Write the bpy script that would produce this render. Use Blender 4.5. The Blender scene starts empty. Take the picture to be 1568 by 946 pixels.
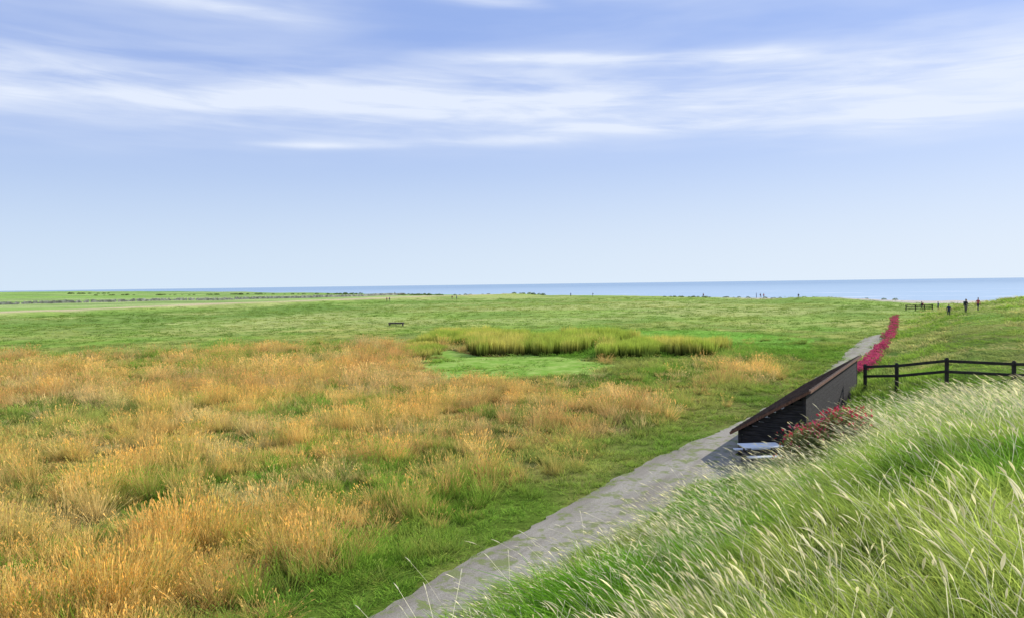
import bpy, math, random
import numpy as np
from mathutils import Vector, Matrix, Euler
rng=np.random.default_rng(7); random.seed(7)
scene=bpy.context.scene
col0=scene.collection
rad=math.radians
EYE=7.0
SUN_AZ=60; SUN_EL=31

# ------------------------------------------------------------ noise
def _h(ix,iy,seed):
    n=(ix.astype(np.int64)*374761393+iy.astype(np.int64)*668265263+seed*2147001)&0xffffffff
    n=((n^(n>>13))*1274126177)&0xffffffff
    n=n^(n>>16)
    return (n&0xffff)/65535.0
def vnoise(x,y,seed=0):
    x=np.asarray(x,float);y=np.asarray(y,float)
    ix=np.floor(x);iy=np.floor(y);fx=x-ix;fy=y-iy
    fx=fx*fx*(3-2*fx);fy=fy*fy*(3-2*fy)
    a=_h(ix,iy,seed);b=_h(ix+1,iy,seed);c=_h(ix,iy+1,seed);d=_h(ix+1,iy+1,seed)
    return (a*(1-fx)+b*fx)*(1-fy)+(c*(1-fx)+d*fx)*fy
def fbm(x,y,seed=0,o=4):
    v=0;a=.5;t=0
    for i in range(o):
        v=v+a*vnoise(x*2**i+17.3*i,y*2**i-9.1*i,seed+i);t+=a;a*=.5
    return v/t
def ss(a,b,x):
    u=np.clip((x-a)/(b-a),0,1);return u*u*(3-2*u)
def mix(a,b,w):
    w=np.asarray(w)[...,None];return a*(1-w)+b*w
def BC(c,x): return np.broadcast_to(np.array(c,float),x.shape+(3,))
def inpoly(x,y,P):
    c=np.zeros(x.shape,bool);n=len(P)
    for i in range(n):
        x1,y1=P[i];x2,y2=P[(i+1)%n]
        k=((y1>y)!=(y2>y))&(x<(x2-x1)*(y-y1)/((y2-y1)+1e-12)+x1);c^=k
    return c
def pdist(x,y,P):
    d=np.full(x.shape,1e9)
    for i in range(len(P)-1):
        ax,ay=P[i];bx,by=P[i+1];dx=bx-ax;dy=by-ay
        u=np.clip(((x-ax)*dx+(y-ay)*dy)/(dx*dx+dy*dy),0,1)
        d=np.minimum(d,np.hypot(x-ax-u*dx,y-ay-u*dy))
    return d
def st(x,y): return .5*x+.866*y, .866*x-.5*y
def xy(s,t): return .5*s+.866*t, .866*s-.5*t

REEDS=[[(-3.5,77),(5.5,78),(15,93),(12,100),(0,92),(-5,84)],
       [(-10,92),(-3,92),(2,97),(-3,109),(-11,105)],
       [(8,73),(19,76),(22,83),(16,85),(9,79)],
       [(-9.5,76),(-7.5,77),(-8.5,92),(-12,94),(-12,84)]]
POND=[(-7,60),(-1,58),(5.5,60),(8.5,67),(7,72.5),(4,77),(-3,76.5),(-6,84),(-8,90),(-8,80),(-8,70)]
LUSH=[(14,86),(30,80),(36,95),(30,112),(10,118),(-12,116),(-4,108),(12,101),(17,94)]
DYKE=[(-190,95),(-125,172),(-98,240),(-52,315),(10,420)]
def shoreR(x,y):
    a=np.degrees(np.arctan2(x,y))
    return np.interp(a,[-180,-150,-60,-33,-17,-8.6,.7,10,18.8,26.7,32.7,60,110,150,180],
                       [3000,3000,2500,1900,870,560,447,372,312,270,262,300,400,2500,3000])
def patht(s):  # path centre offset t along s
    return np.interp(s,[0,31,40,60,92,112],[-9.6,-9.6,-9.05,-9.05,-9.75,-10.1])
def pathw(s):
    return np.interp(s,[0,29,38,50,76,86,104,110],[1.38,1.38,.80,.6,.6,1.15,1.15,.1])
def zfun(x,y):
    x=np.asarray(x,float);y=np.asarray(y,float)
    s,t=st(x,y);r=np.hypot(x,y)
    B=np.interp(t,[-8.2,-7.2,-5.6,-4.6,-3,-2,-1,0,2,6,30,80],[0,.5,1.45,2.05,3.15,3.9,4.6,5.2,5.6,5.8,6.0,6.2])
    F=np.interp(s,[-1e4,5,15,22,36,60,120],[1,1,.86,.70,.46,.46,.5])
    fade=1-ss(125,200,s)
    ap=ss(25.0,27.5,s)*(1-ss(48.2,49.5,s))*(1-ss(-5.5,-4.7,t))
    z=B*F*fade*(1-.97*ap)
    base=np.interp(r,[100,200,400,900,1500,2500],[0,.8,1.3,2.4,4.6,6.0])
    z=np.maximum(z,base)
    d=pdist(x,y,DYKE); z=z+1.0*(1-ss(2,12,d))
    z=z+.6*np.exp(-((x-18.5)**2+(y-41.5)**2)/12)
    z=z+1.8*np.exp(-(((x-84)/16)**2+((y-112)/22)**2))
    z=z+1.2*np.exp(-(((x-90)/16)**2+((y-235)/14)**2))
    pm=ss(.2,3,np.abs(t-patht(s))-1.6)
    pm=pm*ss(0,6,np.hypot(x,(y-72)*.6)-12)
    z=z+.26*pm*(1-ap)*(fbm(x*.22,y*.22,3,3)-.5)+pm*.5*(fbm(x*.03,y*.03,9,3)-.5)*ss(60,200,r)+ pm*1.6*(fbm(x*.012,y*.012,19,3)-.5)*ss(200,500,r)
    z=z+.25*(1-ap)*(fbm(x*.35,y*.35,31,2)-.5)*ss(-7.5,-4,t)
    R=shoreR(x,y)*(1+.03*(fbm(x*.01,y*.01,5,2)-.5))
    z=z*(1-ss(-.12,0,(r-R)/R)*.45)-ss(0,35,r-R)*6
    return z
def zf(x,y): return float(zfun(np.array([x]),np.array([y]))[0])

# albedo palettes
GOLD=(.80,.56,.18);ORNG=(.70,.45,.16);STRAW=(.82,.68,.32)
GRN=(.25,.40,.05);BGRN=(.19,.43,.045);OLIV=(.44,.46,.11);DGRN=(.10,.18,.03)
def goldw(x,y):
    s,t=st(x,y)
    n=fbm(x*.10,y*.07,41,4)
    w=.38+.62*ss(.34,.50,n)
    w=w*(.72+.28*ss(.36,.5,fbm(x*.28,y*.24,141,3)))
    lim=np.interp(x,[-80,-30,-12,5,22,40],[84,92,98,62,62,50])+10*(fbm(x*.07,y*.07,50,2)-.5)
    w=w*(1-ss(-8,6,y-lim))
    w=w*(1-.95*ss(-14.8,-12.0,t+3*(fbm(x*.2,y*.2,52,2)-.5)))
    g=np.exp(-(((x+1.0)/4)**2+((y-38)/6)**2)); w=w*(1-.45*g)
    w=w*(1-.6*np.exp(-(((x-10)/4)**2+((y-52)/8)**2)))
    w=w*(1-.5*np.exp(-(((x+12)/2.5)**2+((y-19.5)/1.6)**2)))
    w=np.maximum(w,.9*np.exp(-(((x-18)/2.5)**2+((y-60)/9)**2)))
    w=np.maximum(w,.40*ss(.55,.7,fbm(x*.05,y*.02,77,3))*ss(90,120,y))
    return np.clip(w,0,1)
def greencol(x,y):
    n1=fbm(x*.16,y*.16,61,3);n2=fbm(x*.35,y*.35,62,3)
    g=mix(BC(GRN,x),BC(OLIV,x),ss(.35,.60,n1))
    g=mix(g,BC(DGRN,x),.55*ss(.48,.70,n2))
    return mix(g,BC(BGRN,x),.5*ss(.5,.70,fbm(x*.09,y*.09,64,2)))
def goldcol(x,y):
    o=mix(BC(GOLD,x),BC(ORNG,x),ss(.4,.65,fbm(x*.13,y*.13,63,3)))
    return mix(o,BC(STRAW,x),.6*ss(.5,.75,fbm(x*.35,y*.35,62,3)))
def vegcol(x,y): return mix(greencol(x,y),goldcol(x,y),goldw(x,y))

# ------------------------------------------------------------ node helpers
class NB:
    def __init__(s,nt): s.nt=nt
    def new(s,t,**k):
        n=s.nt.nodes.new(t)
        for a,b in k.items(): setattr(n,a,b)
        return n
    def put(s,sock,v):
        if isinstance(v,bpy.types.NodeSocket): s.nt.links.new(v,sock)
        else: sock.default_value=v
    def m(s,op,a,b=0.0,c=None,clamp=False):
        n=s.new('ShaderNodeMath',operation=op,use_clamp=clamp); s.put(n.inputs[0],a); s.put(n.inputs[1],b)
        if c is not None: s.put(n.inputs[2],c)
        return n.outputs[0]
    def smooth(s,v,a,b,x=0.0,y=1.0):
        n=s.new('ShaderNodeMapRange',interpolation_type='SMOOTHSTEP'); s.put(n.inputs[0],v)
        n.inputs[1].default_value=a;n.inputs[2].default_value=b;n.inputs[3].default_value=x;n.inputs[4].default_value=y
        return n.outputs[0]
    def mix(s,f,a,b,blend='MIX'):
        n=s.new('ShaderNodeMix',data_type='RGBA',blend_type=blend); s.put(n.inputs[0],f)
        s.put(n.inputs[6],a); s.put(n.inputs[7],b); return n.outputs[2]
    def noise(s,vec,scale,detail=3,rough=.5,dist=0):
        n=s.new('ShaderNodeTexNoise'); 
        if vec is not None: s.put(n.inputs['Vector'],vec)
        n.inputs['Scale'].default_value=scale;n.inputs['Detail'].default_value=detail
        n.inputs['Roughness'].default_value=rough;n.inputs['Distortion'].default_value=dist
        return n.outputs[0]
    def mapping(s,vec,scale=(1,1,1),rot=(0,0,0)):
        n=s.new('ShaderNodeMapping'); s.put(n.inputs[0],vec); n.inputs['Scale'].default_value=scale; n.inputs['Rotation'].default_value=rot
        return n.outputs[0]
    def scale(s,c,k):
        n=s.new('ShaderNodeVectorMath',operation='SCALE');s.put(n.inputs[0],c);s.put(n.inputs['Scale'],k);return n.outputs[0]
def newmat(name):
    m=bpy.data.materials.new(name);m.use_nodes=True;m.node_tree.nodes.clear()
    return m,NB(m.node_tree)
def C(r,g,b): return (r,g,b,1)
def simple(name,c,rough=.7,var=.25,scale=6,spec=.3,stretch=(1,1,1),bump=.3,metal=0):
    m,b=newmat(name)
    out=b.new('ShaderNodeOutputMaterial');p=b.new('ShaderNodeBsdfPrincipled')
    tc=b.new('ShaderNodeTexCoord').outputs['Object']
    v=b.mapping(tc,stretch)
    n=b.noise(v,scale,5,.6)
    f=b.smooth(n,.3,.7,1-var,1+var)
    col=b.mix(1.0,C(*c),C(1,1,1),'MULTIPLY')
    b.put(p.inputs['Base Color'],b.scale(col,f));p.inputs['Roughness'].default_value=rough
    p.inputs['Specular IOR Level'].default_value=spec;p.inputs['Metallic'].default_value=metal
    bp=b.new('ShaderNodeBump');bp.inputs['Strength'].default_value=bump;bp.inputs['Distance'].default_value=.01;b.put(bp.inputs['Height'],n)
    b.put(p.inputs['Normal'],bp.outputs[0]);b.put(out.inputs[0],p.outputs[0])
    return m

def grassmat(name,base=(.05,.10,.02),k0=.45,tipmul=1.15,trans=.3,basew=.55,own=None):
    # blade colour per instance, greener and darker towards the root
    m,b=newmat(name)
    out=b.new('ShaderNodeOutputMaterial')
    ca=b.new('ShaderNodeAttribute',attribute_type='INSTANCER',attribute_name='col').outputs['Color']
    if own: ca=b.new('ShaderNodeRGB').outputs[0]; ca.default_value=C(*own)
    h=b.new('ShaderNodeAttribute',attribute_type='GEOMETRY',attribute_name='bv')
    sep=b.new('ShaderNodeSeparateColor');b.put(sep.inputs[0],h.outputs['Color'])
    hh=sep.outputs[0];rv=sep.outputs[1]
    rnd=b.new('ShaderNodeObjectInfo').outputs['Random']
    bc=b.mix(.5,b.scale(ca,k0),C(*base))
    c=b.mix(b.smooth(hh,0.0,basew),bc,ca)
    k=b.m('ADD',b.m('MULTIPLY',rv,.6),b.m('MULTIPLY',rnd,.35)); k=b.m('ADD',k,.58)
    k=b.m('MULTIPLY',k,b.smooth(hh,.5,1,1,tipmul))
    c=b.scale(c,k)
    d=b.new('ShaderNodeBsdfDiffuse');t=b.new('ShaderNodeBsdfTranslucent');b.put(d.inputs[0],c)
    b.put(t.inputs[0],c)
    mx=b.new('ShaderNodeMixShader');mx.inputs[0].default_value=trans;b.put(mx.inputs[1],d.outputs[0]);b.put(mx.inputs[2],t.outputs[0])
    b.put(out.inputs[0],mx.outputs[0])
    return m

# ------------------------------------------------------------ mesh helpers
def mkobj(name,verts,faces,mat=None,smooth=False,parent=None,link=True):
    me=bpy.data.meshes.new(name);me.from_pydata([tuple(v) for v in verts],[],faces);me.update()
    if mat: me.materials.append(mat)
    if smooth: me.polygons.foreach_set('use_smooth',[True]*len(me.polygons))
    o=bpy.data.objects.new(name,me)
    if link: col0.objects.link(o)
    if parent: o.parent=parent
    return o
def empty(name,loc=(0,0,0),rz=0):
    e=bpy.data.objects.new(name,None);e.empty_display_size=.3;e.location=loc;e.rotation_euler=(0,0,rz);col0.objects.link(e);return e
def boxvf(c,sz,M=None):
    x,y,z=[a/2 for a in sz];V=[Vector(c)+Vector((i*x,j*y,k*z)) for i in(-1,1) for j in(-1,1) for k in(-1,1)]
    if M is not None: V=[M@v for v in V]
    F=[(0,1,3,2),(4,6,7,5),(0,4,5,1),(2,3,7,6),(0,2,6,4),(1,5,7,3)]
    return V,F
def multi(boxes):
    V=[];F=[]
    for v,f in boxes:
        o=len(V);V+=v;F+=[tuple(i+o for i in q) for q in f]
    return V,F
def beam(a,b,w,h):
    a=Vector(a);b=Vector(b);d=b-a;L=d.length;q=d.to_track_quat('X','Z').to_matrix().to_4x4()
    return boxvf((0,0,0),(L,w,h),Matrix.Translation((a+b)/2)@q)
def bevel(o,w=.01):
    m=o.modifiers.new('bevel','BEVEL');m.width=w;m.segments=1;m.limit_method='ANGLE'

# tuft prototypes --------------------------------------------------
def tuft(name,mat,n=50,R=.2,H=.6,W=.012,bend=.45,segs=3,lean=(0,0),hv=.4,heads=0,headmat=None,headlen=.14,headw=.012,spread=.25,seed=0,hh=(1.0,1.35)):
    r=random.Random(seed);V=[];F=[];A=[];MI=[]
    for i in range(n):
        a=r.uniform(0,6.283);q=R*math.sqrt(r.random());bx=q*math.cos(a);by=q*math.sin(a)
        h=H*(1-hv*r.random())*(1-.25*(q/R)**2)
        oa=a+r.uniform(-.8,.8);dx=math.cos(oa);dy=math.sin(oa)
        b=bend*r.random()*h;sp=spread*q/R*h
        wa=r.uniform(0,3.1416);wx=math.cos(wa);wy=math.sin(wa);w=W*r.uniform(.6,1.3);rv=r.random()
        ish=heads and i<heads
        if ish: h=H*r.uniform(*hh);w*=.45
        base=len(V)
        for k in range(segs+1):
            u=k/segs
            px=bx+dx*(sp*u+b*u*u)+lean[0]*u*u*h;py=by+dy*(sp*u+b*u*u)+lean[1]*u*u*h
            pz=h*(u-.22*u*u*(b/(h+1e-6)+math.hypot(*lean)))
            ww=w*(1-u)**.6*.5
            if ish: ww=w*.5
            if k==segs and not ish:
                V.append((px,py,pz));A.append((1,rv));
            else:
                V.append((px-wx*ww,py-wy*ww,pz));V.append((px+wx*ww,py+wy*ww,pz));A+=[(u,rv)]*2
        for k in range(segs):
            i0=base+2*k
            if k==segs-1 and not ish: F.append((i0,i0+1,i0+2))
            else: F.append((i0,i0+1,i0+3,i0+2))
            MI.append(1 if (ish and headmat and k>=segs-2) else 0)
        if ish:
            hl=headlen*r.uniform(.7,1.3);tx=dx*b+lean[0]*h;ty=dy*b+lean[1]*h;ln=math.sqrt(tx*tx+ty*ty+h*h*.3)
            ux,uy,uz=tx/ln,ty/ln,h*.5/ln
            for (cx,cy) in ((wx,wy),(-wy,wx)):
                o=len(V);hw=headw*r.uniform(.7,1.3)
                pts=[(0,.15),(.3,1),(.65,.8),(1,0.05)]
                for (u,ww) in pts:
                    zz=pz+uz*hl*u-hl*.25*u*u
                    V.append((px+ux*hl*u-cx*hw*ww*.5,py+uy*hl*u-cy*hw*ww*.5,zz));V.append((px+ux*hl*u+cx*hw*ww*.5,py+uy*hl*u+cy*hw*ww*.5,zz))
                    A+=[(1,rv)]*2
                for k in range(3): F.append((o+2*k,o+2*k+1,o+2*k+3,o+2*k+2));MI.append(1)
    me=bpy.data.meshes.new(name);me.from_pydata(V,[],F);me.update()
    me.materials.append(mat)
    if headmat: me.materials.append(headmat)
    me.polygons.foreach_set('material_index',MI if headmat else [0]*len(F))
    at=me.attributes.new('bv','FLOAT_COLOR','POINT')
    at.data.foreach_set('color',np.array([(a,b2,0,1) for a,b2 in A],np.float32).ravel())
    return bpy.data.objects.new(name,me)
def leafclump(name,mat,n=150,R=.5,H=.8,L=.07,seed=0,flower=0,fmat=None):
    r=random.Random(seed);V=[];F=[];A=[];MI=[]
    for i in range(n+flower):
        while True:
            p=Vector((r.uniform(-1,1),r.uniform(-1,1),r.uniform(0,1)))
            if p.x**2+p.y**2+p.z**2<1: break
        if r.random()<.6: p=p.normalized()*r.uniform(.75,1.05)
        isf=i>=n
        if isf: p=Vector((p.x,p.y,.62+.5*r.random()))
        c=Vector((p.x*R,p.y*R,abs(p.z)*H));e=Euler((r.uniform(0,6),r.uniform(0,6),r.uniform(0,6))).to_matrix()
        l=L*r.uniform(.6,1.3)*(1.0 if not isf else .7)
        o=len(V)
        for q in ((-l,0,0),(0,-l*.45,0),(l,0,0),(0,l*.45,0)) if not isf else ((-l,-l*.6,0),(l,-l*.6,0),(l,l*.6,0),(-l,l*.6,0)): V.append(c+e@Vector(q))
        rv=r.random();A+=[(min(1,abs(p.z)),rv)]*4;F.append((o,o+1,o+2,o+3));MI.append(1 if isf else 0)
    me=bpy.data.meshes.new(name);me.from_pydata([tuple(v) for v in V],[],F);me.update();me.materials.append(mat)
    if fmat: me.materials.append(fmat)
    me.polygons.foreach_set('material_index',MI)
    at=me.attributes.new('bv','FLOAT_COLOR','POINT')
    at.data.foreach_set('color',np.array([(a,b2,0,1) for a,b2 in A],np.float32).ravel())
    return bpy.data.objects.new(name,me)

def protocol(name,objs):
    c=bpy.data.collections.new(name)
    for o in objs: c.objects.link(o)
    return c
def scatter(name,coll,nproto,P,scl,cols,tilt=.12,rotz=None):
    n=len(P);me=bpy.data.meshes.new(name);me.vertices.add(n)
    me.vertices.foreach_set('co',np.asarray(P,np.float32).ravel())
    rot=np.stack([rng.normal(0,tilt,n),rng.normal(0,tilt,n),rng.uniform(0,6.283,n) if rotz is None else rotz],1)
    a=me.attributes.new('rot','FLOAT_VECTOR','POINT');a.data.foreach_set('vector',rot.astype(np.float32).ravel())
    if scl.ndim==1: scl=np.stack([scl]*3,1)
    a=me.attributes.new('scl','FLOAT_VECTOR','POINT');a.data.foreach_set('vector',scl.astype(np.float32).ravel())
    a=me.attributes.new('pid','INT','POINT');a.data.foreach_set('value',rng.integers(0,nproto,n).astype(np.int32))
    cc=np.concatenate([cols,np.ones((n,1))],1)
    a=me.attributes.new('col','FLOAT_COLOR','POINT');a.data.foreach_set('color',cc.astype(np.float32).ravel())
    me.update();o=bpy.data.objects.new(name,me);col0.objects.link(o)
    ng=bpy.data.node_groups.new(name+'_nodes','GeometryNodeTree')
    ng.interface.new_socket('Geometry',in_out='INPUT',socket_type='NodeSocketGeometry')
    ng.interface.new_socket('Geometry',in_out='OUTPUT',socket_type='NodeSocketGeometry')
    N=ng.nodes;L=ng.links
    gi=N.new('NodeGroupInput');go=N.new('NodeGroupOutput');ip=N.new('GeometryNodeInstanceOnPoints')
    ci=N.new('GeometryNodeCollectionInfo');ci.inputs[0].default_value=coll;ci.inputs['Separate Children'].default_value=True;ci.inputs['Reset Children'].default_value=True
    def na(nm,t):
        q=N.new('GeometryNodeInputNamedAttribute');q.data_type=t;q.inputs['Name'].default_value=nm;return [s for s in q.outputs if s.enabled and s.name=='Attribute'][0]
    e=N.new('FunctionNodeEulerToRotation')
    L.new(gi.outputs[0],ip.inputs['Points']);L.new(ci.outputs[0],ip.inputs['Instance']);ip.inputs['Pick Instance'].default_value=True
    L.new(na('pid','INT'),ip.inputs['Instance Index']);L.new(na('rot','FLOAT_VECTOR'),e.inputs[0]);L.new(e.outputs[0],ip.inputs['Rotation'])
    L.new(na('scl','FLOAT_VECTOR'),ip.inputs['Scale']);L.new(ip.outputs[0],go.inputs[0])
    md=o.modifiers.new('scatter','NODES');md.node_group=ng
    return o

# ------------------------------------------------------------ GROUND
az=np.concatenate([np.radians(np.arange(-180,-50,3.0)),np.radians(np.arange(-50,50,.14)),np.radians(np.arange(50,180,3.0))])
rr=np.concatenate([[0.0],np.geomspace(1.0,60,230),np.geomspace(60,4500,260)[1:]])
A,Rr=np.meshgrid(az,rr);X=Rr*np.sin(A);Y=Rr*np.cos(A)
Z=zfun(X,Y)
na_,nr=len(az),len(rr)
idx=np.arange(nr*na_).reshape(nr,na_)
i0=idx[:-1,:];i1=idx[1:,:];j0=np.roll(i0,-1,1);j1=np.roll(i1,-1,1)
quads=np.stack([i0,i1,j1,j0],-1).reshape(-1,4)[:, ::-1]
me=bpy.data.meshes.new('ground');me.vertices.add(nr*na_)
me.vertices.foreach_set('co',np.stack([X,Y,Z],-1).astype(np.float32).ravel())
me.loops.add(quads.size);me.loops.foreach_set('vertex_index',quads.astype(np.int32).ravel())
me.polygons.add(len(quads));me.polygons.foreach_set('loop_start',(np.arange(len(quads))*4).astype(np.int32))
me.polygons.foreach_set('loop_total',np.full(len(quads),4,np.int32))
me.update(calc_edges=True);me.validate()
me.polygons.foreach_set('use_smooth',[True]*len(me.polygons))
S,T=st(X,Y);D=np.hypot(X,Y)
gc=greencol(X,Y)
gc=mix(gc,goldcol(X,Y),goldw(X,Y)*.7)
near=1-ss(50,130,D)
gc=mix(gc*.85,gc*.42,near)   # near ground colour darkened under the tufts
fn=fbm(X*.02,Y*.05,71,4)
gfar=mix(BC((.30,.42,.09),X),BC((.42,.46,.15),X),ss(.4,.62,fn))
gfar=mix(gfar,BC((.17,.28,.055),X),.6*ss(.50,.66,fbm(X*.05,Y*.03,73,4)))
gc=mix(gc,gfar,ss(90,170,D)*.85)
dd=pdist(X,Y,DYKE)
ex=X-np.interp(Y,[95,172,240,315,420],[-190,-125,-98,-52,10])
beyond=(ex<0)&(Y>90)
gf2=mix(BC((.27,.43,.09),X),BC((.37,.46,.16),X),ss(.4,.65,fbm(X*.006,Y*.02,79,3)))
gf2=mix(gf2,BC((.18,.29,.07),X),.7*ss(.5,.62,fbm(X*.015,Y*.05,80,3)))
gc=mix(gc,gf2,beyond*ss(4,15,dd))
# green rushes on the near foot of the dyke, dry track behind it
gc=mix(gc,BC((.15,.27,.045),X),.7*ss(4,14,ex)*(1-ss(50,85,ex))*(Y>80)*(Y<330)*ss(.32,.52,fbm(X*.06,Y*.05,83,3)))
tan_=ss(-64,-46,ex+10*(fbm(X*.05,Y*.05,82,2)-.5))*(1-ss(-2,6,ex+5*(fbm(X*.1,Y*.1,81,2)-.5)))*(Y>90)*(Y<425)
gc=mix(gc,BC((.62,.48,.30),X),tan_*.9)
lush=inpoly(X,Y,LUSH);gc=mix(gc,BC((.18,.39,.045),X),lush*.75)
Rs=shoreR(X,Y)
aa=np.degrees(np.arctan2(X,Y))
bw=ss(-.17,-.13,(D-Rs)/Rs+.05*(fbm(X*.05,Y*.05,85,3)-.5))*ss(13,19,aa)
bw=np.maximum(bw,ss(-.02,.0,(D-Rs)/Rs))
gc=mix(gc,BC((.55,.49,.41),X),bw)
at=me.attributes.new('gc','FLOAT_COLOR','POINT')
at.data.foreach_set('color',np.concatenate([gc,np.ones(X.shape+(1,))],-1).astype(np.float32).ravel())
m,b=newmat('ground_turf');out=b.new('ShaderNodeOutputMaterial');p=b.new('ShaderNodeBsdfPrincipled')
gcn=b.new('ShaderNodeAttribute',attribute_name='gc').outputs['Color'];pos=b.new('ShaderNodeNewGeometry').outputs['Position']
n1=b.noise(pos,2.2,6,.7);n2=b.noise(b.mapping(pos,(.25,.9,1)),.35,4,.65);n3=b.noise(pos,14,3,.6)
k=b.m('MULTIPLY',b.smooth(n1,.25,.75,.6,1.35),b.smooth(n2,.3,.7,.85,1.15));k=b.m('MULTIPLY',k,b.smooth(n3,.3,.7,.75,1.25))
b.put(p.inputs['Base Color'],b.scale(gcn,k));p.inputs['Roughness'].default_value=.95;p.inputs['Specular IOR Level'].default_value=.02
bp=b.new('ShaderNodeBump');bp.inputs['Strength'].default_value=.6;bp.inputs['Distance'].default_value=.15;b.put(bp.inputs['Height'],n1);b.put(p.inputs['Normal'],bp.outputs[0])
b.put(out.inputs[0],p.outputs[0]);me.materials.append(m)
ground=bpy.data.objects.new('ground',me);col0.objects.link(ground)

# ------------------------------------------------------------ SEA
V=[(0,0,-1.6)];F=[];rs=[60,300,800,2000,6000,20000,60000];nS=180
for r_ in rs:
    for i in range(nS): V.append((r_*math.sin(2*math.pi*i/nS),r_*math.cos(2*math.pi*i/nS),-1.6))
for i in range(nS): F.append((0,1+(i+1)%nS,1+i))
for k in range(len(rs)-1):
    for i in range(nS):
        a=1+k*nS+i;b_=1+k*nS+(i+1)%nS;F.append((a,b_,b_+nS,a+nS))
m,b=newmat('sea_water');out=b.new('ShaderNodeOutputMaterial')
pos=b.new('ShaderNodeNewGeometry').outputs['Position']
mp=b.mapping(pos,(.35,1,1),(0,0,.35))
nb=b.noise(mp,.02,5,.6);ns=b.noise(mp,.5,4,.6)
far=b.new('ShaderNodeVectorMath',operation='LENGTH');b.put(far.inputs[0],pos)
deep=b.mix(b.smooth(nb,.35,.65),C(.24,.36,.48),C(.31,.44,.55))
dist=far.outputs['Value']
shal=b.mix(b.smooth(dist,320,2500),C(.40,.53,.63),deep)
foam=b.m('MULTIPLY',b.smooth(b.noise(b.mapping(pos,(.012,.11,1),(0,0,.45)),1.0,4,.6),.61,.66),b.smooth(dist,1000,420))
colr=b.mix(foam,shal,C(.85,.87,.87))
d=b.new('ShaderNodeBsdfDiffuse');b.put(d.inputs[0],colr)
g=b.new('ShaderNodeBsdfGlossy');g.inputs['Roughness'].default_value=.25
bp=b.new('ShaderNodeBump');bp.inputs['Strength'].default_value=.9;bp.inputs['Distance'].default_value=.5;b.put(bp.inputs['Height'],ns);b.put(g.inputs['Normal'],bp.outputs[0])
mx=b.new('ShaderNodeMixShader');mx.inputs[0].default_value=.3;b.put(mx.inputs[1],d.outputs[0]);b.put(mx.inputs[2],g.outputs[0]);b.put(out.inputs[0],mx.outputs[0])
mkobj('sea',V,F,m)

# ------------------------------------------------------------ PATH
V=[];F=[];ss_=np.arange(2,110,.25);NW=10
for k,s in enumerate(ss_):
    c=float(patht(s));hw=float(pathw(s))
    eL=c-hw-.25*(float(vnoise(np.array([s*.5]),np.array([0.]),5)[0])-.5)-.15*(float(vnoise(np.array([s*3.]),np.array([9.]),5)[0])-.5)
    eR=c+hw+.25*(float(vnoise(np.array([s*.5]),np.array([3.]),6)[0])-.5)+.15*(float(vnoise(np.array([s*3.]),np.array([5.]),6)[0])-.5)
    eR+=2.2*float(ss(26.8,28.5,np.array([s]))[0])*(1-float(ss(31.4,32.0,np.array([s]))[0]))
    for j in range(NW+1):
        t=eL+(eR-eL)*j/NW;x,y=xy(s,t);V.append((x,y,zf(x,y)+.04+.02*math.sin(math.pi*j/NW)))
for k in range(len(ss_)-1):
    for j in range(NW):
        a=k*(NW+1)+j;F.append((a,a+1,a+NW+2,a+NW+1))
m,b=newmat('path_gravel');out=b.new('ShaderNodeOutputMaterial');p=b.new('ShaderNodeBsdfPrincipled')
pos=b.new('ShaderNodeNewGeometry').outputs['Position']
along=b.mapping(b.mapping(pos,(1,1,1),(0,0,rad(30))),(1.3,.16,1))
n1=b.noise(pos,26,5,.75);n2=b.noise(along,.9,5,.65);n3=b.noise(pos,1.6,4,.7);vo=b.new('ShaderNodeTexVoronoi');vo.inputs['Scale'].default_value=34;b.put(vo.inputs['Vector'],pos)
c=b.mix(b.smooth(n1,.3,.7),C(.25,.225,.175),C(.42,.38,.31));c=b.mix(b.smooth(vo.outputs['Distance'],.0,.35,.5,0),c,C(.53,.49,.41))
c=b.mix(b.smooth(n2,.42,.66,0,.55),c,C(.17,.145,.11));c=b.mix(b.smooth(n3,.50,.61,0,.85),c,C(.19,.22,.07))
b.put(p.inputs['Base Color'],c);p.inputs['Roughness'].default_value=.95;p.inputs['Specular IOR Level'].default_value=.1
bp=b.new('ShaderNodeBump');bp.inputs['Strength'].default_value=.7;bp.inputs['Distance'].default_value=.02;b.put(bp.inputs['Height'],n1);b.put(p.inputs['Normal'],bp.outputs[0]);b.put(out.inputs[0],p.outputs[0])
mkobj('gravel_path',V,F,m,True)

# ------------------------------------------------------------ POND (weed green)
def ring(P,n=160,amp=.5,seed=3):
    P=[Vector((a,b_,0)) for a,b_ in P];L=[(P[(i+1)%len(P)]-P[i]).length for i in range(len(P))];tot=sum(L);o=[]
    for k in range(n):
        d=tot*k/n;i=0
        while d>L[i]: d-=L[i];i+=1
        q=P[i].lerp(P[(i+1)%len(P)],d/L[i]);a=amp*(vnoise(np.array([q.x*.6]),np.array([q.y*.6]),seed)[0]-.5)*2
        cc=sum(P,Vector())/len(P);o.append(q+(q-cc).normalized()*a)
    return o
rg=ring(POND,amp=1.8)
RG=[(v.x,v.y) for v in rg]
m,b=newmat('pond_weed');out=b.new('ShaderNodeOutputMaterial');p=b.new('ShaderNodeBsdfDiffuse')
pos=b.new('ShaderNodeNewGeometry').outputs['Position']
c=b.mix(b.smooth(b.noise(pos,.5,5,.7),.38,.62),C(.22,.38,.06),C(.36,.47,.12));c=b.mix(b.smooth(b.noise(b.mapping(pos,(.6,1.2,1)),1.4,6,.75),.48,.62,0,.85),c,C(.16,.28,.035))
b.put(p.inputs['Color'],c);b.put(out.inputs[0],p.outputs[0])
pz=max(zf(v.x,v.y) for v in rg)+.04
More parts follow.
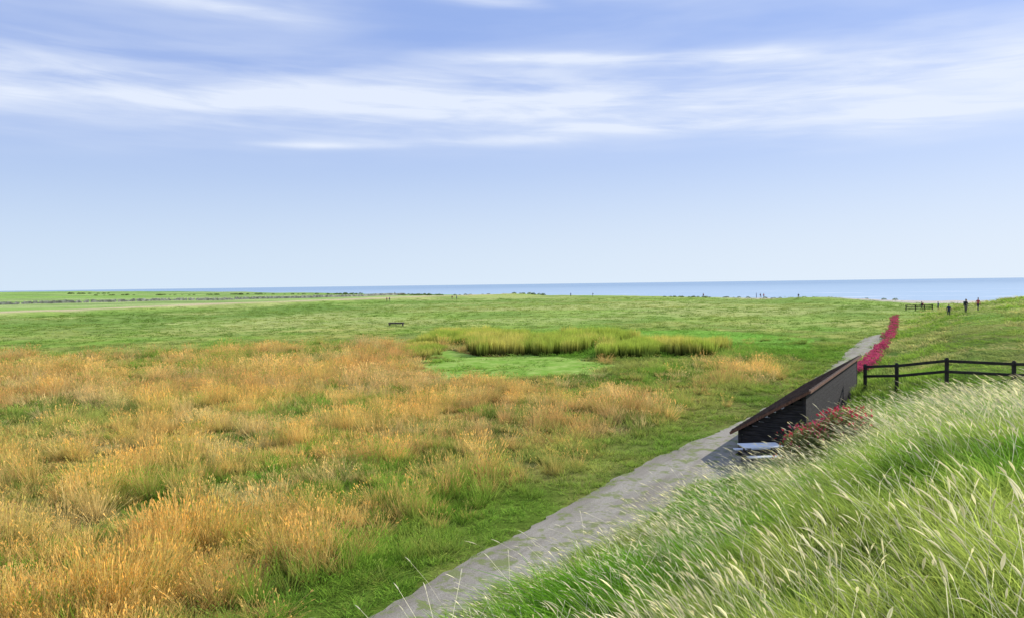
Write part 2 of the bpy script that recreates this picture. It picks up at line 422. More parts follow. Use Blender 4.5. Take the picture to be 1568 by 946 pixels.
mkobj('weedy_pond',[(v.x,v.y,pz) for v in rg],[tuple(range(len(rg)))],m)

# ------------------------------------------------------------ VEGETATION
mG=grassmat('marsh_grass_blades',k0=.38)
mT=grassmat('tussock_blades',base=(.05,.07,.018),k0=.36,basew=.6,trans=.35)
mFar=grassmat('distant_grass_blades',base=(.13,.20,.045),k0=.7,basew=.5)
mF=grassmat('bank_grass_blades',base=(.025,.065,.01),k0=.32,basew=.65,trans=.40)
mS=grassmat('seed_heads',own=(.80,.73,.48),trans=.25)
mR=grassmat('reed_blades',base=(.02,.04,.008),k0=.12,basew=.85)  # very dark roots paint the beds' shaded fronts into the blade colour
mL=grassmat('shrub_leaves',base=(.02,.045,.012),basew=.6)
mPink=grassmat('valerian_petals',own=(.50,.08,.15),trans=.3)
mRed=grassmat('valerian_petals_red',own=(.46,.05,.07),trans=.3)
P_marsh=protocol('marsh_tufts',[tuft('marsh_tuft_%02d'%i,mG,n=36,R=.30,H=.6,W=.024,bend=.55,spread=.35,seed=i) for i in range(6)])
P_tus=protocol('tussocks',[tuft('tussock_%02d'%i,mT,n=110,R=.34,H=.95,W=.019,bend=.5,spread=.5,hv=.5,segs=3,heads=28,headmat=mT,headlen=.16,headw=.03,hh=(.85,1.15),seed=200+i) for i in range(6)])
P_far=protocol('far_tufts',[tuft('far_tuft_%02d'%i,mFar,n=30,R=.5,H=.6,W=.055,bend=.6,spread=.4,segs=2,seed=20+i) for i in range(4)])
P_fg=protocol('bank_tufts',[tuft('bank_tuft_%02d'%i,mF,n=34,R=.17,H=.5,W=.0115,bend=.75,segs=4,lean=(-.30-.1*(i%3),-.1),hv=.6,heads=(1 if i%3==0 else 0),headmat=mS,headlen=.10,headw=.009,seed=40+i) for i in range(8)])
P_seed=protocol('seed_tufts',[tuft('seed_tuft_%02d'%i,mF,n=15,R=.2,H=.58,W=.006,bend=.45,segs=4,lean=(-.35,-.1),hv=.4,heads=8,headmat=mS,headlen=.14,headw=.013,seed=60+i) for i in range(4)])
P_reed=protocol('reed_tufts',[tuft('reed_tuft_%02d'%i,mR,n=45,R=.45,H=1.6,W=.05,bend=.12,spread=.08,hv=.18,segs=3,seed=80+i) for i in range(4)])
P_bush=protocol('bush_clumps',[leafclump('bush_%02d'%i,mL,n=260,R=.6,H=.8,L=.09,seed=100+i) for i in range(4)])
P_val=protocol('valerian_clumps',[leafclump('valerian_%02d'%i,mL,n=80,R=.4,H=.6,L=.08,seed=120+i,flower=50,fmat=mPink) for i in range(4)])
P_valr=protocol('valerian_red_clumps',[leafclump('valerian_red_%02d'%i,mL,n=240,R=.5,H=.8,L=.055,seed=140+i,flower=(26 if i%2 else 8),fmat=(mRed if i%2 else mPink)) for i in range(4)])

HS0,HS1,HT0,HT1=32.3,48.0,-8.1,-5.6
def clear(x,y,pond=True):
    s,t=st(x,y)
    ok=(np.abs(t-patht(s))>pathw(s)-.22+.35*(vnoise(x*1.3,y*1.3,90)-.1))|(s>106)|((s<19)&(t>-8.85+.3*ss(12,19,s)))
    ok&=~((s>HS0-.4)&(s<HS1+.4)&(t>HT0-.3)&(t<HT1+.3))
    ok&=~((s>HS0-5.0)&(s<HS0)&(t>-8.6)&(t<-5.9))
    if pond: ok&=~(inpoly(x,y,RG)&(fbm(x*.5,y*.5,99,2)<.50))
    return ok
def polar(n,r0,r1,a0=-50,a1=50,power=0):
    a=np.radians(rng.uniform(a0,a1,n))
    u=rng.random(n)
    r=r0+(r1-r0)*u if power==0 else r0*(r1/r0)**u
    return r*np.sin(a),r*np.cos(a)
def place(x,y,sink=.03): return np.stack([x,y,zfun(x,y)-sink],1)
def noreed(x,y):
    k=np.zeros(x.shape,bool)
    for P_ in REEDS: k|=inpoly(x,y,P_)
    return ~k
def var(n,a=.2): return rng.uniform(1-a,1+a,(n,1))

# marsh near: green sward
x,y=polar(24000,11,95);s,t=st(x,y);k=(t<-8.0)&clear(x,y)&noreed(x,y)
x=x[k];y=y[k];s,t=st(x,y);d=np.hypot(x,y)
cl=fbm(x*.45,y*.45,33,3);g=goldw(x,y);inp=inpoly(x,y,RG)
h=(.55+.45*g)*(.4+1.1*ss(.3,.7,cl))*rng.uniform(.7,1.25,len(x));edge=ss(-14.5,-11.2,t);h*=1-.35*edge
front=((np.abs(x)<8)&(y>50)&(y<60))
lz=inpoly(x,y,LUSH);h=np.where(lz|inp,h*.35,h);h=np.where(front,h*.7,h)
w=np.clip(d/32,.9,2.0)*rng.uniform(.8,1.2,len(x))
pk=(rng.random(len(x))<g*.6)[:,None]
cc=np.where(pk,goldcol(x,y),greencol(x,y))*var(len(x),.28);cc=mix(cc,BC((.25,.43,.05),x),.6*edge);cc=mix(cc,BC((.24,.43,.06),x),(lz|inp)*.75)
scatter('marsh_grass',P_marsh,6,place(x,y),np.stack([w,w,h],1),cc)
# golden tussocks
x,y=polar(24000,11,100);s,t=st(x,y);k=(t<-11.8)&clear(x,y)&noreed(x,y)&~inpoly(x,y,RG);x=x[k];y=y[k];g=goldw(x,y)
cl=fbm(x*.55,y*.55,34,2);u=rng.random(len(x));gs=fbm(x*.3,y*.3,44,2)
k=(u<g*(.18+.90*ss(.40,.60,cl)))|((u<.32*ss(.44,.60,gs)))
x=x[k];y=y[k];g=g[k];cl=cl[k];isg=rng.random(len(x))<np.clip(g*1.25,.05,.88);t=st(x,y)[1]
d=np.hypot(x,y);w=rng.uniform(.6,1.15,len(x))*np.clip(d/50,.95,1.4);h=rng.uniform(.6,1.05,len(x))*(.65+.7*ss(.4,.75,cl));h=np.where(isg,h,h*.75)
h*=1-.35*ss(-14,-12,t);h=np.where((np.abs(x)<8)&(y>48)&(y<62),h*.65,h)
cc=np.where(isg[:,None],goldcol(x,y),greencol(x,y)*1.05)*var(len(x),.22);cc=mix(cc,BC(OLIV,x),.5*(rng.random(len(x))<.30))
scatter('golden_tussock_grass',P_tus,6,place(x,y),np.stack([w,w,h],1),cc,tilt=.15)
# marsh far
x,y=polar(15000,85,330,power=1);s,t=st(x,y)
k=clear(x,y)&(t<-8.3)&(np.hypot(x,y)<shoreR(x,y)*.86)&noreed(x,y)&(pdist(x,y,DYKE)>6)
ex=x-np.interp(y,[95,172,240,315,420],[-190,-125,-98,-52,10]);k&=~((ex<0)&(y>90))
x=x[k];y=y[k];ex=ex[k];d=np.hypot(x,y);h=rng.uniform(.2,.55,len(x))*(.4+fbm(x*.08,y*.08,35,3));lz=inpoly(x,y,LUSH);h=np.where(lz,h*.5,h)
cc=vegcol(x,y)*var(len(x),.12);cc=mix(cc,BC((.36,.45,.11),x),.55+0*x);cc=mix(cc,BC((.19,.31,.05),x),.7*ss(.45,.62,fbm(x*.06,y*.04,135,3)));cc=mix(cc,BC(BGRN,x),lz*.6)
cc=mix(cc,BC((.15,.26,.04),x),.6*(1-ss(45,85,ex))*ss(.32,.52,fbm(x*.07,y*.06,136,3)))
w=np.clip(d/80,1,2.4);scatter('distant_marsh_grass',P_far,4,place(x,y),np.stack([w,w,h],1),cc)
# bank grass near (foreground)
x,y=polar(15000,1.6,34,-70,62);s,t=st(x,y);k=(t>-8.9)&clear(x,y)&(s>-3)
x=x[k];y=y[k];s,t=st(x,y);nn=fbm(x*.35,y*.35,37,3);d=np.hypot(x,y)
g1=mix(BC((.22,.44,.04),x),BC((.46,.54,.11),x),ss(.38,.62,nn))
g1=mix(g1,BC((.11,.28,.02),x),.6*ss(.46,.66,fbm(x*.8,y*.8,38,2)))*var(len(x),.25)
sc_=rng.uniform(.65,1.2,len(x))*(.6+.7*fbm(x*.5,y*.5,39,2));low=ss(17,24,s);sc_*=1-.4*(1-ss(-8.2,-6.5,t))*low
sc_*=1+.8*(1-ss(12,18,s))*(1-ss(-6.5,-4.5,t))
w=sc_*np.clip(d/8,1,1.9)
scatter('bank_grass',P_fg,8,place(x,y),np.stack([w,w,sc_],1),g1,tilt=.1,rotz=rng.normal(0,.8,len(x)))
# seed-head patches
x,y=polar(5600,2.5,36,-60,60);s,t=st(x,y);d=np.hypot(x,y);pp=np.maximum(.8*ss(.46,.62,fbm(x*.3,y*.3,43,3)),.8*ss(11,16,d));k=(t>-7.9)&clear(x,y)&(s>-3)&(rng.random(len(x))<pp*.85)
x=x[k];y=y[k];d=np.hypot(x,y);sc_=rng.uniform(.75,1.2,len(x));w=sc_*np.clip(d/9,1,1.8)
scatter('seeding_grass',P_seed,4,place(x,y),np.stack([w,w,sc_],1),BC((.44,.54,.12),x)*var(len(x)),tilt=.08,rotz=rng.normal(0,.6,len(x)))
# bank grass far
x,y=polar(13000,30,215,10,50,power=1);s,t=st(x,y);k=(t>-8.3)&clear(x,y)&(np.hypot(x,y)<shoreR(x,y)*.84)
x=x[k];y=y[k];s,t=st(x,y);d=np.hypot(x,y);nn=fbm(x*.1,y*.1,47,4)
g1=mix(BC((.33,.48,.07),x),BC((.66,.58,.21),x),ss(.38,.58,nn))
g1=mix(g1,BC((.17,.36,.035),x),.5*ss(.5,.7,fbm(x*.25,y*.25,48,2)))*var(len(x))
w=np.clip(d/60,.8,2.4);h=rng.uniform(.3,.75,len(x))*(.6+.6*fbm(x*.2,y*.2,49,2));trk=(np.abs(t-1)<2);h=np.where(trk,h*.3,h)
scatter('distant_bank_grass',P_far,4,place(x,y),np.stack([w,w,h],1),g1)
# reeds
for i,Pg in enumerate(REEDS):
    q=np.array(Pg);n=1100 if i!=3 else 300;x=rng.uniform(q[:,0].min()-2,q[:,0].max()+2,n);y=rng.uniform(q[:,1].min()-2,q[:,1].max()+2,n)
    jx=x+2.2*(vnoise(x*.4,y*.4,91)-.5);jy=y+2.2*(vnoise(x*.4,y*.4,92)-.5);k=inpoly(jx,jy,Pg);x=x[k];y=y[k]
    cc=mix(BC((.42,.50,.08),x),BC((.62,.56,.13),x),ss(.4,.65,fbm(x*.25,y*.25,93,2)))
    h=(1.28,1.05,1.12,.6)[i]*(.8+.45*fbm(x*.3,y*.3,94,2))
    scatter('reed_bed',P_reed,4,place(x,y),np.stack([np.full(len(x),1.3)]*2+[h],1),cc,tilt=.03)
# valerian stripe
FL=[(24.3,55.5),(29.9,66),(37.2,80),(46.2,97),(65.5,136)]
n=400;u=rng.random(n)*(len(FL)-1);i_=u.astype(int);f=u-i_;q=np.array(FL);px=q[i_]*(1-f)[:,None]+q[i_+1]*f[:,None]
x=px[:,0]+rng.normal(0,.22,n);y=px[:,1]+rng.normal(0,.2,n);k=rng.random(n)<.5+ss(.35,.6,fbm(x*.15,y*.15,95,2));x=x[k];y=y[k]
scatter('pink_valerian',P_val,4,place(x,y),rng.uniform(.55,1.05,len(x)),BC((.22,.34,.07),x),tilt=.1)
# red valerian shrub beside hide
n=50;x=rng.normal(10.15,.5,n);y=rng.normal(25.5,.5,n)
scatter('red_valerian',P_valr,4,place(x,y,-.2),rng.uniform(.7,1.25,len(x)),BC((.19,.21,.07),x),tilt=.2)
# weeds at the bank foot by the hide, shade painted in as dark colour
n=36;u=rng.random(n);x=5.2+1.8*u+rng.normal(0,.2,n);y=22.8+1.2*u+rng.normal(0,.3,n);k=st(x,y)[1]>-8.0;x=x[k];y=y[k];n=len(x)
scatter('bank_weeds',P_bush,4,place(x,y,.05),np.stack([rng.uniform(.3,.5,n)]*2+[rng.uniform(.35,.6,n)],1),BC((.12,.19,.045),x)*var(n,.3),tilt=.2)
# hedgerow & gorse on the skyline
def hedge(name,pts,n,wid,smin,smax):
    q=np.array(pts,float);u=rng.random(n)*(len(pts)-1);i_=u.astype(int);f=u-i_;P=q[i_]*(1-f)[:,None]+q[i_+1]*f[:,None]
    x=P[:,0]+rng.normal(0,wid,n);y=P[:,1]+rng.normal(0,wid,n)
    k=rng.random(n)<.2+ss(.4,.6,fbm(x*.04,y*.04,97,2));x=x[k];y=y[k];sc=rng.uniform(smin,smax,len(x))
    scatter(name,P_bush,4,place(x,y,.2),np.stack([sc*1.6,sc*1.6,sc],1),BC((.17,.22,.07),x)*var(len(x),.35),tilt=.1)
hedge('hedgerow',[(-82,470),(-40,430),(12,415)],200,3,.7,1.5)
hedge('hedgerow',[(-330,640),(-200,620),(-100,520)],160,4,.8,1.8)
hedge('gorse_bush',[(-470,850),(-440,850)],30,5,1.6,2.6)
hedge('scrub',[(60,330),(95,292),(112,255)],150,6,.5,1.0)

# ------------------------------------------------------------ BIRD HIDE
mWood=simple('dark_boards',(.038,.034,.035),.8,.5,3,spec=.15,stretch=(1,1,10))
mRoof=simple('roof_felt',(.085,.055,.042),.8,.45,4)
mFasc=simple('weathered_fascia',(.15,.070,.042),.7,.5,5,stretch=(8,1,1))
hide=empty('bird_hide',(0,0,0))
def ST(s,t,z):
    x,y=xy(s,t);return Vector((x,y,z))
M=Matrix(((.5,.866,0,0),(.866,-.5,0,0),(0,0,1,0),(0,0,0,1)))  # (s,t,z)->world
def wobj(name,boxes,mat,bev=0):
    V,F=multi(boxes);F=[tuple(reversed(f)) for f in F]
    o=mkobj(name,V,F,mat,parent=hide)
    if bev: bevel(o,bev)
    return o
zl,zh=1.12,2.62
bx=[];pl=.19
def roofz(t): return zl+(zh-zl)*(t-HT0)/(HT1-HT0)
z=-.1
while z<zh-.02:
    z1=z+pl-.018
    tmin=HT0 if z1<zl else HT0+(HT1-HT0)*(z1-zl)/(zh-zl)
    if HT1-tmin>.05:
        for sa in (HS0,HS1):
            bx.append(boxvf((sa,(tmin+HT1)/2,(z+z1)/2),(.045,HT1-tmin,z1-z),M))
    if z1<zh-.02: bx.append(boxvf(((HS0+HS1)/2,HT1+.02,(z+z1)/2),(HS1-HS0-.05,.04,z1-z),M))
    if z1<zl and not(.60<z<.80): bx.append(boxvf(((HS0+HS1)/2,HT0-.02,(z+z1)/2),(HS1-HS0-.05,.04,z1-z),M))
    z+=pl
wobj('walls',bx,mWood)
def slab(name,s0,s1,t0,t1,dz0,dz1,mat):
    V=[]
    for s in(s0,s1):
        for t in(t0,t1):
            for dz in(dz0,dz1): V.append(ST(s,t,roofz(t)+dz))
    F=[(0,1,3,2),(4,6,7,5),(0,4,5,1),(2,3,7,6),(0,2,6,4),(1,5,7,3)]
    return mkobj(name,V,F,mat,parent=hide)
slab('inner_lining',HS0+.03,HS1-.03,HT0+.03,HT1-.03,-.10,-.02,mWood)
slab('roof',HS0-.30,HS1+.30,HT0-.30,HT1+.22,.01,.075,mRoof)
bt=[]
for s in np.arange(HS0-.2,HS1+.2,.62):
    a=ST(s,HT0-.28,roofz(HT0-.28)+.09);c=ST(s,HT1+.2,roofz(HT1+.2)+.09);bt.append(beam(a,c,.04,.03))
wobj('roof_battens',bt,mRoof)
wobj('fascia',[beam(ST(HS0-.325,HT0-.32,roofz(HT0-.32)-.02),ST(HS0-.325,HT1+.24,roofz(HT1+.24)-.02),.03,.10),
               beam(ST(HS1+.325,HT0-.32,roofz(HT0-.32)-.02),ST(HS1+.325,HT1+.24,roofz(HT1+.24)-.02),.03,.10),
               beam(ST(HS0-.3,HT1+.255,roofz(HT1+.24)-.03),ST(HS1+.3,HT1+.255,roofz(HT1+.24)-.03),.03,.10)],mFasc)
wobj('corner_posts',[boxvf((s,t,(roofz(t)-.12)/2-.1),(.11,.11,roofz(t)-.1+.2),M) for s in(HS0-.02,HS1+.02) for t in(HT0,HT1)],mWood)
wobj('inner_walls',[boxvf(((HS0+HS1)/2,HT1-.03,1.2),(HS1-HS0-.12,.02,2.5),M),boxvf(((HS0+HS1)/2,HT0+.03,.25),(HS1-HS0-.12,.02,.66),M),
   boxvf((HS0+.05,(HT0+HT1)/2,.45),(.02,2.3,1.2),M),boxvf((HS0+.05,HT1-.7,1.2),(.02,1.2,1.2),M)],mWood)

# slatted table in front of the gable
mPale=simple('weathered_sheen_slats',(.78,.80,.82),.45,.12,5,stretch=(1,8,1),spec=.5)  # weathered slats, sky reflection painted in as a pale bluish base colour
mOld=simple('old_timber',(.10,.09,.085),.8,.3,5)
tp=ST(HS0-1.55,-6.95,0);pt=empty('picnic_table',(tp.x,tp.y,zf(tp.x,tp.y)+.05),rad(4))
zt=.72
V,F=multi([boxvf((0,(i-2)*.165,zt),(1.5,.145,.04)) for i in range(5)]);o=mkobj('table_top',V,F,mPale,parent=pt);bevel(o,.006)
V,F=multi([boxvf((0,sg*.72+(i-.5)*.15,.44),(1.5,.135,.04)) for sg in(-1,1) for i in range(2)]);o=mkobj('seats',V,F,mPale,parent=pt);bevel(o,.006)
bb=[]
for xx in(-.55,.55):
    bb+= [beam((xx,-.78,.4),(xx,.78,.4),.045,.09),beam((xx+.05,-.62,0),(xx+.05,-.28,zt-.03),.045,.09),beam((xx+.05,.62,0),(xx+.05,.28,zt-.03),.045,.09),beam((xx,-.38,zt-.06),(xx,.38,zt-.06),.045,.07)]
V,F=multi(bb);mkobj('frame',V,F,mOld,parent=pt)

# ------------------------------------------------------------ FENCES
mFen=simple('fence_timber',(.030,.024,.020),.75,.4,4,stretch=(1,1,1))
def fence(name,pts,tops,pw=.14,rails=(.08,.52),rh=.13):
    e=empty(name);bb=[]
    for (px,py),zt_ in zip(pts,tops):
        g_=zf(px,py)-.3;bb.append(boxvf((px,py,(g_+zt_)/2),(pw,pw,zt_-g_)));bb.append(boxvf((px,py,zt_+.02),(pw*.7,pw*.7,.04)))
    V,F=multi(bb);o=mkobj('posts',V,F,mFen,parent=e);bevel(o,.012)
    rb=[]
    for i in range(len(pts)-1):
        a=Vector((*pts[i],tops[i]));c=Vector((*pts[i+1],tops[i+1]));nrm=(c-a).cross(Vector((0,0,1))).normalized()*(pw/2+.025)
        if nrm.y>0: nrm=-nrm
        for q in rails: rb.append(beam(a+nrm-Vector((0,0,q+.004*i)),c+nrm-Vector((0,0,q+.004*i)),.045,rh))
    V,F=multi(rb);o=mkobj('rails',V,F,mFen,parent=e);bevel(o,.008);return e
fence('wooden_fence',[(17.95,40.5),(18.35,38),(19.65,36),(22.0,34.9),(24.4,34.2),(26.8,33.4)],[2.68,2.98,3.40,3.34,3.36,3.4],rails=(.1,.58))
fence('wooden_fence',[(79.6,161),(81.2,160.4),(82.8,160),(84.4,160)],[zf(79.6,161)+1.15,zf(81.2,160.4)+1.15,zf(82.8,160)+1.15,zf(84.4,160)+1.15],rails=(.08,.4,.75),pw=.15)
lx,ly=-19.5,134
lg=empty('wooden_footbridge',(lx,ly,zf(lx,ly)+.28))
V,F=multi([boxvf((i*.5,0,.25),(.46,.9,.08)) for i in range(-2,3)]+[boxvf((0,sg*.35,.12),(2.6,.14,.18)) for sg in(-1,1)]+[boxvf((xx,sg*.35,-.35),(.14,.14,.8)) for xx in(-1.1,1.1) for sg in(-1,1)])
mkobj('deck',V,F,simple('grey_deck',(.10,.085,.07),.8,.3,4),parent=lg)

# ------------------------------------------------------------ STONE WALL
WL=[(-330,250),(-230,300),(-170,345),(-110,400),(-60,450)]
bxs=[];r=random.Random(5)
for i in range(len(WL)-1):
    a=Vector(WL[i]);c=Vector(WL[i+1]);L=(c-a).length;k=int(L/.7);dr=(c-a).normalized();ang=math.atan2(dr.y,dr.x)
    for j in range(k):
        p_=a+(c-a)*(j/k);g_=zf(p_.x,p_.y)
        if r.random()<.03: continue
        zz=g_-.1
        for lv in range(3):
            hh=r.uniform(.35,.5)
            if lv==2 and r.random()<.25: continue
            Mx=Matrix.Translation((p_.x+r.uniform(-.05,.05),p_.y+r.uniform(-.05,.05),zz+hh/2))@Matrix.Rotation(ang+r.uniform(-.1,.1),4,'Z')@Matrix.Rotation(r.uniform(-.08,.08),4,'Y')
            bxs.append(boxvf((0,0,0),(r.uniform(.6,.85),r.uniform(.45,.6),hh),Mx));zz+=hh*.96
V,F=multi(bxs)
mkobj('dry_stone_wall',V,F,simple('field_stone',(.36,.34,.29),.9,.5,.6))

# ------------------------------------------------------------ PEOPLE
def person_mesh(name,top,legs,hair,pose=0,pack=None):
    st_=.16 if pose==1 else .03
    J={'pel':((0,0,.93),(.15,.105)),'wst':((0,.0,1.08),(.135,.095)),'chs':((0,.01,1.28),(.165,.105)),'nkb':((0,-.005,1.43),(.085,.07)),'nk':((0,.01,1.50),(.052,.052)),'hd':((0,.02,1.545),(.05,.05))}
    E=[('pel','wst'),('wst','chs'),('chs','nkb'),('nkb','nk'),('nk','hd')]
    for sg,n in((-1,'L'),(1,'R')):
        f=sg*st_
        J.update({'hp'+n:((sg*.095,0,.88),(.092,.095)),'kn'+n:((sg*.10,f*.7+.02,.49),(.058,.06)),'an'+n:((sg*.10,f*1.5-.02,.09),(.038,.042)),'to'+n:((sg*.115,f*1.5+.14,.035),(.042,.030)),
                  'sh'+n:((sg*.175,0,1.385),(.062,.06)),'el'+n:((sg*.235,-f*.5-.01,1.12),(.043,.043)),'wr'+n:((sg*.235,-f*.9+(.06 if pose!=2 else .2),.875 if pose!=2 else 1.12),(.028,.026)),
                  'pm'+n:((sg*.232,-f*1.0+(.075 if pose!=2 else .26),.80 if pose!=2 else 1.15),(.018,.036))})
        E+=[('pel','hp'+n),('hp'+n,'kn'+n),('kn'+n,'an'+n),('an'+n,'to'+n),('chs','sh'+n),('sh'+n,'el'+n),('el'+n,'wr'+n),('wr'+n,'pm'+n)]
        p=J['pm'+n][0]
        for k in range(5):
            ln=[.055,.075,.08,.075,.06][k]
            thumb=(k==0);
            a=(p[0]-sg*.004,p[1]+(.036 if thumb else .024-.017*(k-1)),p[2]-(.0 if thumb else .03))
            c=(p[0]-sg*.018,p[1]+(.052 if thumb else .024-.017*(k-1)),a[2]-ln*.55);e=(c[0]-sg*.014,c[1]+.004,c[2]-ln*.45)
            J['f%d'%k+n]=(a,(.009,.009));J['g%d'%k+n]=(c,(.008,.008));J['t%d'%k+n]=(e,(.006,.006))
            E+=[('pm'+n,'f%d'%k+n),('f%d'%k+n,'g%d'%k+n),('g%d'%k+n,'t%d'%k+n)]
    ks=list(J);me=bpy.data.meshes.new('tmp');me.from_pydata([J[k][0] for k in ks],[(ks.index(a),ks.index(b_)) for a,b_ in E],[])
    o=bpy.data.objects.new('tmp',me);col0.objects.link(o);o.modifiers.new('s','SKIN')
    for i,k in enumerate(ks): me.skin_vertices[0].data[i].radius=J[k][1]
    me.skin_vertices[0].data[0].use_root=True
    sd=o.modifiers.new('d','SUBSURF');sd.levels=1;sd.render_levels=1
    dg=bpy.context.evaluated_depsgraph_get();dg.update();m2=bpy.data.meshes.new_from_object(o.evaluated_get(dg));bpy.data.objects.remove(o)
    V=[v.co.copy() for v in m2.vertices];F=[tuple(p_.vertices) for p_ in m2.polygons];MI=[]
    for p_ in m2.polygons:
        c=p_.center
        hand=(abs(c.x)>.2 and c.z<.86) if pose!=2 else (abs(c.x)>.18 and c.y>.2)
        MI.append(2 if hand or c.z>1.475 else (3 if c.z<.085 else (1 if c.z<.95 and abs(c.x)<.205 else 0)))
    o0=len(V);nu,nv=20,16;hc=Vector((0,.03,1.625))
    for i in range(nv+1):
        th=math.pi*i/nv
        for j in range(nu):
            ph=2*math.pi*j/nu;x=math.sin(th)*math.cos(ph);y=math.sin(th)*math.sin(ph);z=math.cos(th)
            px,py,pz_=x*.076,y*.095,z*.118
            if z<0: px*=1+.22*z;py*=1+(.12*z if y>0 else .35*z)
            if y>.7: py+=.024*math.exp(-((z+.15)/.17)**2-(x/.16)**2)-.010*math.exp(-((z-.08)/.12)**2)*math.exp(-((abs(x)-.35)/.18)**2)+.006*math.exp(-((z+.48)/.1)**2-(x/.3)**2)
            if abs(x)>.93 and abs(z)<.3: px*=1.14
            V.append(hc+Vector((px,py,pz_)))
    for i in range(nv):
        for j in range(nu):
            a=o0+i*nu+j;b_=o0+i*nu+(j+1)%nu;F.append((a,a+nu,b_+nu,b_));c=(V[a]+V[b_+nu])/2-hc
            eye=c.y>.07 and abs(c.z-.006)<.009 and .018<abs(c.x)<.045
            hr=c.z>.055 or (c.y<.015 and c.z>-.06);MI.append(4 if hr or eye else 2)
    if pack:
        vv,ff=boxvf((0,-.20,1.22),(.30,.17,.45));o1=len(V);V+=vv;F+=[tuple(q+o1 for q in f_) for f_ in ff];MI+=[5]*6
    me=bpy.data.meshes.new(name);me.from_pydata([tuple(v) for v in V],[],F);me.update()
    for c in (top,legs,(.45,.27,.19),(.03,.03,.03),hair,pack or (.1,.1,.1)): me.materials.append(simple(name+'_cloth',c,.8,.15,12))
    me.polygons.foreach_set('material_index',MI);me.polygons.foreach_set('use_smooth',[True]*len(MI))
    return me
PM=[person_mesh('walker_a',(.03,.04,.09),(.05,.05,.06),(.05,.03,.02),1,(.25,.04,.04)),
    person_mesh('walker_b',(.06,.09,.22),(.03,.035,.07),(.12,.07,.03),0),
    person_mesh('walker_c',(.42,.06,.07),(.05,.05,.08),(.03,.02,.02),1),
    person_mesh('walker_d',(.03,.03,.03),(.16,.14,.11),(.2,.15,.1),2,(.04,.07,.05))]
def person(i,x,y,rz,s=1.0):
    o=bpy.data.objects.new('person',PM[i]);o.location=(x,y,zf(x,y));o.rotation_euler=(0,0,rad(rz));o.scale=(s,s,s);col0.objects.link(o)
for a in [(0,57.0,104,150,1.05),(3,58.7,103,200,1.02),(1,59.5,104.5,170,1.02),(2,60.0,102.6,185,.97),
          (1,84.5,158,90,1),(0,83.3,162,40,1),
          (3,92,256,20,1),(1,86.5,282,80,1.05),(0,88.0,282,270,1),(2,89.4,283,200,1),(0,72,300,60,1),
          (3,35,345,90,1),(1,26,352,10,1),(0,-46,300,240,1),(2,-47.2,301,200,1),(1,-22,318,60,1),(0,-24,320,60,.95),(3,-66,450,10,1)]:
    person(*a)

# ------------------------------------------------------------ SUN + SKY
S_=Vector((math.sin(rad(SUN_AZ))*math.cos(rad(SUN_EL)),math.cos(rad(SUN_AZ))*math.cos(rad(SUN_EL)),math.sin(rad(SUN_EL))))
sl=bpy.data.lights.new('sun','SUN');sl.energy=5.0;sl.angle=rad(.5);sl.color=(1,.965,.89)
so=bpy.data.objects.new('sun',sl);so.rotation_euler=S_.to_track_quat('Z','Y').to_euler();so.location=(60,60,80);col0.objects.link(so)
w=bpy.data.worlds.new('World');scene.world=w;w.use_nodes=True;w.node_tree.nodes.clear();b=NB(w.node_tree)
out=b.new('ShaderNodeOutputWorld');bg=b.new('ShaderNodeBackground');sky=b.new('ShaderNodeTexSky');sky.sky_type='NISHITA'
sky.sun_disc=False;sky.sun_elevation=rad(SUN_EL);sky.sun_rotation=rad(SUN_AZ);sky.altitude=0;sky.air_density=1;sky.dust_density=1.0;sky.ozone_density=2.5
tc=b.new('ShaderNodeTexCoord').outputs['Generated'];nv=b.new('ShaderNodeVectorMath',operation='NORMALIZE');b.put(nv.inputs[0],tc)
sp=b.new('ShaderNodeSeparateXYZ');b.put(sp.inputs[0],nv.outputs[0]);sx,sy,sz=sp.outputs
el=b.m('MULTIPLY',b.m('ARCSINE',sz),57.2958);azn=b.m('MULTIPLY',b.m('ARCTAN2',sx,sy),57.2958)
cv=b.new('ShaderNodeCombineXYZ');b.put(cv.inputs[0],b.m('MULTIPLY',azn,.045));b.put(cv.inputs[1],b.m('MULTIPLY',b.m('SUBTRACT',el,b.m('MULTIPLY',azn,.02)),.30));cvv=cv.outputs[0]
cv2=b.new('ShaderNodeCombineXYZ');b.put(cv2.inputs[0],b.m('MULTIPLY',azn,.07));b.put(cv2.inputs[1],b.m('ADD',b.m('MULTIPLY',el,.62),b.m('MULTIPLY',azn,.03)));
warp=b.m('MULTIPLY',b.m('SUBTRACT',b.noise(cvv,1.3,2,.5),.5),3.0)
fine=b.noise(cv2.outputs[0],1.7,6,.58,.5)
broad=b.noise(cvv,1.0,4,.5,.3)
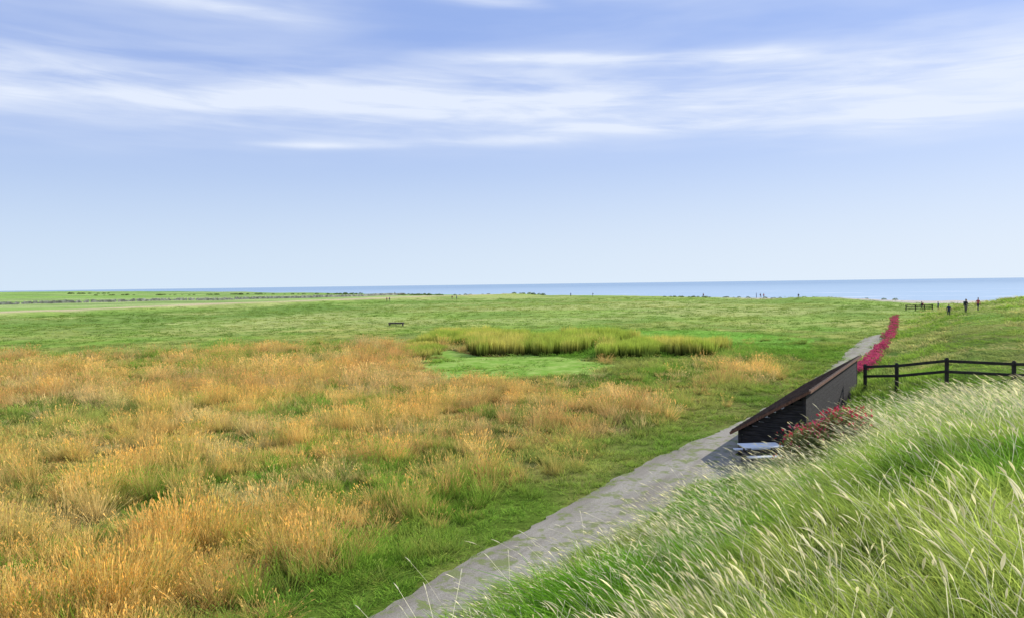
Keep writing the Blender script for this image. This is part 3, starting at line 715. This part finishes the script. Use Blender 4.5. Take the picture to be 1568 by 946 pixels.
def band(c0,slope,wd,amp,a0=None,a1=None,soft=8,wv=1.0):
    e=b.m('SUBTRACT',b.m('SUBTRACT',el,b.m('MULTIPLY',azn,slope)),c0);e=b.m('ADD',e,b.m('MULTIPLY',warp,wv))
    q=b.m('POWER',2.71828,b.m('MULTIPLY',b.m('MULTIPLY',e,e),-1/(wd*wd)))
    q=b.m('MULTIPLY',q,amp)
    if a0 is not None: q=b.m('MULTIPLY',q,b.smooth(azn,a0,a0+soft))
    if a1 is not None: q=b.m('MULTIPLY',q,b.smooth(azn,a1-soft,a1,1,0))
    return q
tot=None
for bd in [(12.6,.0,2.3,1.0),(11.0,-.03,.9,.6,-2),(15.7,-.035,.45,.8,-8,24,8,.35),(17.3,.16,.7,.9,20,None,10,.4),(10.2,.03,.28,.4,-20,6,6,.25),(9.7,.0,.16,.28,-20,-9,5,.1),(19.4,-.10,.5,.8,-10,4,4,.4),(17.6,-.02,.5,.45,-34,-10,8,.5),(19.0,-.03,2.4,.3,-60,-8,12,.8),(24,0,4,.5),(36,.1,6,.4)]:
    q=band(*bd);tot=q if tot is None else b.m('ADD',tot,q)
dens=b.m('MULTIPLY',tot,b.m('ADD',b.m('MULTIPLY',b.smooth(fine,.3,.7),.5),b.m('ADD',.22,b.m('MULTIPLY',b.smooth(broad,.3,.65),.45))))
dens=b.m('ADD',dens,b.m('MULTIPLY',b.smooth(broad,.3,.7),b.smooth(el,7,14,0,.28)))
dens=b.m('MINIMUM',b.m('MULTIPLY',dens,.85),.88)
haze=b.smooth(el,-2,15,.97,0)
tint=b.mix(1.0,sky.outputs[0],C(.95,1.0,1.12),'MULTIPLY')
lift=b.mix(.72,tint,C(3.2,4.5,8.5))
c=b.mix(haze,lift,b.mix(b.smooth(azn,-40,40),C(6.3,7.5,8.7),C(7.2,8.1,9.0)));c=b.mix(dens,c,C(7.6,8.2,9.3))
b.put(bg.inputs[0],c);bg.inputs[1].default_value=.110;b.put(out.inputs[0],bg.outputs[0])

# ------------------------------------------------------------ CAMERA
cam=bpy.data.cameras.new('camera');co=bpy.data.objects.new('camera',cam);col0.objects.link(co)
cam.sensor_width=36;cam.lens=36*1221/1568;cam.clip_end=100000;cam.clip_start=.05
co.matrix_world=Matrix.Translation((0,0,EYE))@Matrix.Rotation(rad(90-1.77),4,'X')@Matrix.Rotation(rad(-.75),4,'Z')
scene.camera=co
scene.view_settings.view_transform='Standard';scene.view_settings.look='None';scene.view_settings.exposure=0
